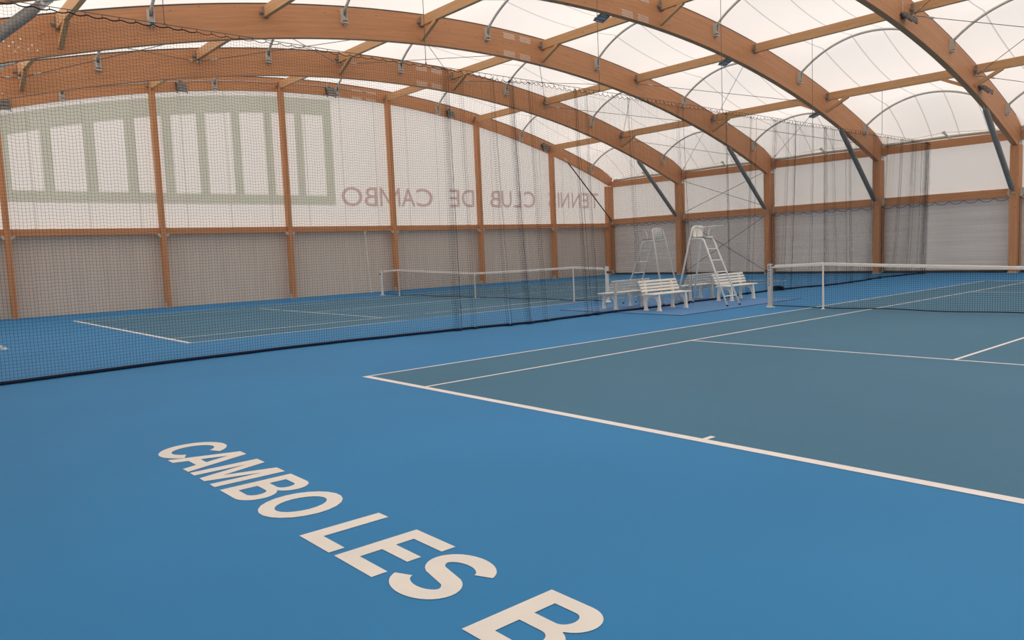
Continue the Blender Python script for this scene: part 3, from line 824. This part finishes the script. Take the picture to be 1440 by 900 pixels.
# singles sticks
for ox, side in ((0, 'nearer'), (-18.155, 'farther')):
    for xx, wh in ((ox+.456, 'left'), (ox+10.97-.456, 'right')):
        m_ = MB(); m_.tube([(0, 0, 0), (0, 0, 1.04)], [.022, .019], 10); m_.tube([(0, 0, 0), (0, 0, .012)], .05, 10); m_.prism([(-.02, 1.03), (.02, 1.03), (.026, 1.09), (.008, 1.06), (-.008, 1.06), (-.026, 1.09)], 'y', -.012, .012)
        o = m_.build('singles_stick', M['white']); o.location = (xx, 11.885-.035, 0)
        tag(o, 'white singles stick propping the %s part of the %s tennis net' % (wh, side), 'net stick', 'white singles sticks')

# ------------------------------------------------------------------ benches
def make_bench():
    e = empty('garden_bench')
    def support(y):
        m_ = MB(); w_ = .055
        # arched legs: two flared feet joined under the seat
        out = [(-.27, 0), (-.15, 0), (-.165, .03), (-.175, .10), (-.165, .20), (-.13, .275), (-.06, .315), (.06, .315), (.13, .275), (.165, .20), (.175, .10), (.165, .03), (.15, 0), (.27, 0),
               (.255, .03), (.245, .10), (.24, .22), (.235, .385), (.17, .40), (-.17, .40), (-.215, .385), (-.235, .22), (-.245, .10), (-.255, .03)]
        # split in quads (left leg, bridge, right leg) for a clean prism
        L = [(-.27, 0), (-.15, 0), (-.165, .03), (-.178, .10), (-.168, .20), (-.13, .28), (-.15, .40), (-.215, .40), (-.238, .22), (-.245, .10), (-.255, .03)]
        Rr = [(-a, b) for a, b in L][::-1]
        m_.prism(L, 'y', y-w_/2, y+w_/2); m_.prism(Rr, 'y', y-w_/2, y+w_/2)
        m_.prism([(-.15, .40), (-.13, .28), (-.06, .325), (.06, .325), (.13, .28), (.15, .40)], 'y', y-w_/2, y+w_/2)
        for sx in (-1, 1): m_.beam((sx*.21, y, 0), (sx*.21, y, .02), .13, .075, (0, 1, 0), .01)
        m_.build('leg_frame', M['plastic'], e)
        u = MB(); u.prism([(-.23, .38), (-.165, .38), (-.20, .58), (-.245, .745), (-.295, .745), (-.27, .58)], 'y', y-w_/2+.002, y+w_/2-.002); u.build('back_upright', M['plastic'], e)
    support(-.54); support(.54)
    for x in (-.14, .0, .14):
        m_ = MB(); m_.beam((x+.03, -.76, .418), (x+.03, .76, .418), .115, .03, (0, 0, 1), .008); m_.build('seat_slat', M['plastic'], e)
    for q in range(4):
        z = .50+.075*q; x = -.175-.02*q-.004*q*q
        m_ = MB(); m_.beam((x, -.76, z), (x, .76, z), .055, .026, (1, 0, .25), .006); m_.build('back_slat', M['plastic'], e)
    return e
proto = make_bench()
B = [((-3.01, 10.49), 0, 'white slatted bench nearest the camera, backed against the dividing net'),
     ((-4.42, 10.47), PI, 'white slatted bench farthest left, seen from behind beside the farther net post'),
     ((-3.15, 13.84), 0, 'white slatted bench behind the ladder of the right umpire chair'),
     ((-4.43, 13.70), PI, 'farthest white slatted bench, its back seen through the dividing net')]
for i, ((x, y), rz, lab) in enumerate(B):
    o = proto if i == 0 else copy_tree(proto)
    o.location = (x, y, .006); o.rotation_euler.z = rz
    tag(o, lab, 'bench', 'white benches between the courts')
# ------------------------------------------------------------------ umpire chairs
def make_chair():
    e = empty('umpire_chair'); r = .025
    for sy in (-1, 1):
        m_ = MB(); m_.tube([(.76, sy*.28, .03), (.05, sy*.215, 1.70), (.0, sy*.21, 1.745), (-.06, sy*.21, 1.755), (-.36, sy*.21, 1.76)], r, 10)
        o = m_.build('ladder_rail', M['white'], e, True)
        c = MB(); c.tube([(.773, sy*.281, .0), (.76, sy*.28, .035)], .027, 8); c.build('rubber_foot', M['rubber'], o)
        m_ = MB(); m_.tube([(-.76, sy*.38, .03), (-.37, sy*.25, 1.76), (-.31, sy*.22, 2.02), (-.30, sy*.17, 2.075), (-.30, sy*.0, 2.085)], r, 10)
        o = m_.build('rear_leg', M['white'], e, True)
        c = MB(); c.tube([(-.767, sy*.382, .0), (-.76, sy*.38, .035)], .027, 8); c.build('rubber_foot', M['rubber'], o)
        m_ = MB(); m_.tube([(-.14, sy*.25, 1.76), (-.13, sy*.26, 1.95), (-.10, sy*.26, 2.02), (-.03, sy*.26, 2.04), (.12, sy*.26, 2.045)], .017, 8); m_.build('armrest', M['white'], e, True)
    for q in range(5):
        t = (.22, .52, .84, 1.15, 1.45)[q]/1.67
        x = .76-.71*t; y = .28-.065*t; z = .03+1.67*t
        m_ = MB(); m_.tube([(x, -y, z), (x, y, z)], .016, 8); m_.build('rung', M['white'], e)
    m_ = MB(); m_.tube([(-.36, -.25, 1.76), (-.36, .25, 1.76)], .017, 8); m_.tube([(-.05, -.22, 1.75), (-.05, .22, 1.75)], .015, 8); m_.build('seat_frame', M['white'], e)
    # moulded seat shell: pan + back, curved
    m_ = MB(); prof = [(.06, 1.775), (.03, 1.79), (-.10, 1.785), (-.24, 1.782), (-.30, 1.80), (-.325, 1.86), (-.335, 1.95), (-.345, 2.03), (-.345, 2.08)]
    wid = [.19, .205, .215, .22, .225, .22, .20, .16, .10]; n = 8; vs = []; fs = []
    for s_ in (0, 1):
        for (x, z), w_ in zip(prof, wid):
            for i in range(n+1):
                u = -1+2*i/n
                bx = .035*u*u if z > 1.82 else 0; bz = .02*u*u if z <= 1.82 else 0
                vs.append((x+bx-(.014*s_ if z > 1.82 else 0), w_*u, z+bz-(.014*s_ if z <= 1.82 else 0)))
    P = len(prof)*(n+1)
    for s_ in (0, 1):
        for j in range(len(prof)-1):
            for i in range(n):
                a = s_*P+j*(n+1)+i; fs.append((a, a+1, a+n+2, a+n+1))
    m_.add(vs, fs)
    m_.build('seat_shell', M['plastic'], e, True)
    m_ = MB(); m_.beam((-.08, .22, 2.065), (.26, .22, 2.075), .30, .016, (0, 0, 1), .004); m_.tube([(-.06, .24, 2.045), (.22, .24, 2.06)], .014, 8); m_.build('writing_tray', M['white'], e)
    return e
uc = make_chair(); uc.location = (-2.81, 12.02, .006)
tag(uc, 'white umpire high chair on the right, ladder facing right over a bench', 'umpire chair', 'white umpire chairs')
u2 = copy_tree(uc); u2.location = (-4.63, 11.86, .006); u2.rotation_euler.z = PI
tag(u2, 'white umpire high chair behind the dividing net, ladder facing left', 'umpire chair', 'white umpire chairs')

# ---- mat, pole
m_ = MB(); m_.prism([(-5.55, 9.22), (-1.58, 9.24), (-1.72, 14.75), (-5.65, 14.8)], 'z', .0, .006)
o = m_.build('floor_mat', M['mat']); tag(o, 'large thin violet-blue mat lying under the benches and umpire chairs', 'mat')
m_ = MB(); m_.prism([(-5.56, 9.18), (-1.55, 9.20), (-1.55, 9.24), (-5.56, 9.22)], 'z', .0, .0075); m_.prism([(-1.58, 9.2), (-1.55, 9.2), (-1.69, 14.78), (-1.72, 14.78)], 'z', 0, .0075)
m_.build('dark_edging', M['rope'], o)
m_ = MB(); m_.tube([(0, 0, 0), (0, -.17, 2.80)], .022, 8); m_.tube([(0, 0, 0), (0, 0, .02)], .035, 8); m_.tube([(0, -.165, 2.76), (0, -.17, 2.83)], .028, 8)
o = m_.build('white_pole', M['white']); o.location = (-22.0, 13.05, 0); tag(o, 'thin white pole leaning against the grey lower end wall', 'pole')

# ------------------------------------------------------------------ light and camera
wd = bpy.data.worlds.new('overcast_sky'); sc.world = wd; wd.use_nodes = True
bg = wd.node_tree.nodes['Background']; bg.inputs[0].default_value = (1.0, .985, .97, 1); bg.inputs[1].default_value = 1.25
sl = bpy.data.lights.new('veiled_sun', 'SUN'); sl.energy = 3.0; sl.angle = math.radians(60); sl.color = (1.0, .97, .94)
so = bpy.data.objects.new('veiled_sun', sl); COL.objects.link(so)
so.rotation_euler = Vector((.15, -.62, .77)).to_track_quat('Z', 'Y').to_euler()

cam = bpy.data.cameras.new('camera'); co = bpy.data.objects.new('camera', cam); COL.objects.link(co)
a, b, c = (math.radians(v) for v in (49.4616589, -5.08473855, 2.31836342))
Rm = Matrix.Rotation(a, 3, 'Z') @ Matrix.Rotation(b, 3, 'X') @ Matrix.Rotation(c, 3, 'Y')
r_, f_, u_ = Rm.col[0], Rm.col[1], Rm.col[2]
Mx = Matrix((r_, u_, -f_)).transposed().to_4x4(); Mx.translation = (9.23272676, -5.16277212, 1.6195191)
co.matrix_world = Mx
cam.sensor_width = 36; cam.lens = 1078.94*36/1440; cam.clip_end = 300
sc.camera = co
sc.view_settings.view_transform = 'Standard'; sc.view_settings.look = 'None'
sc.view_settings.exposure = 0.21; sc.view_settings.gamma = 1.0; sc.view_settings.use_curve_mapping = False
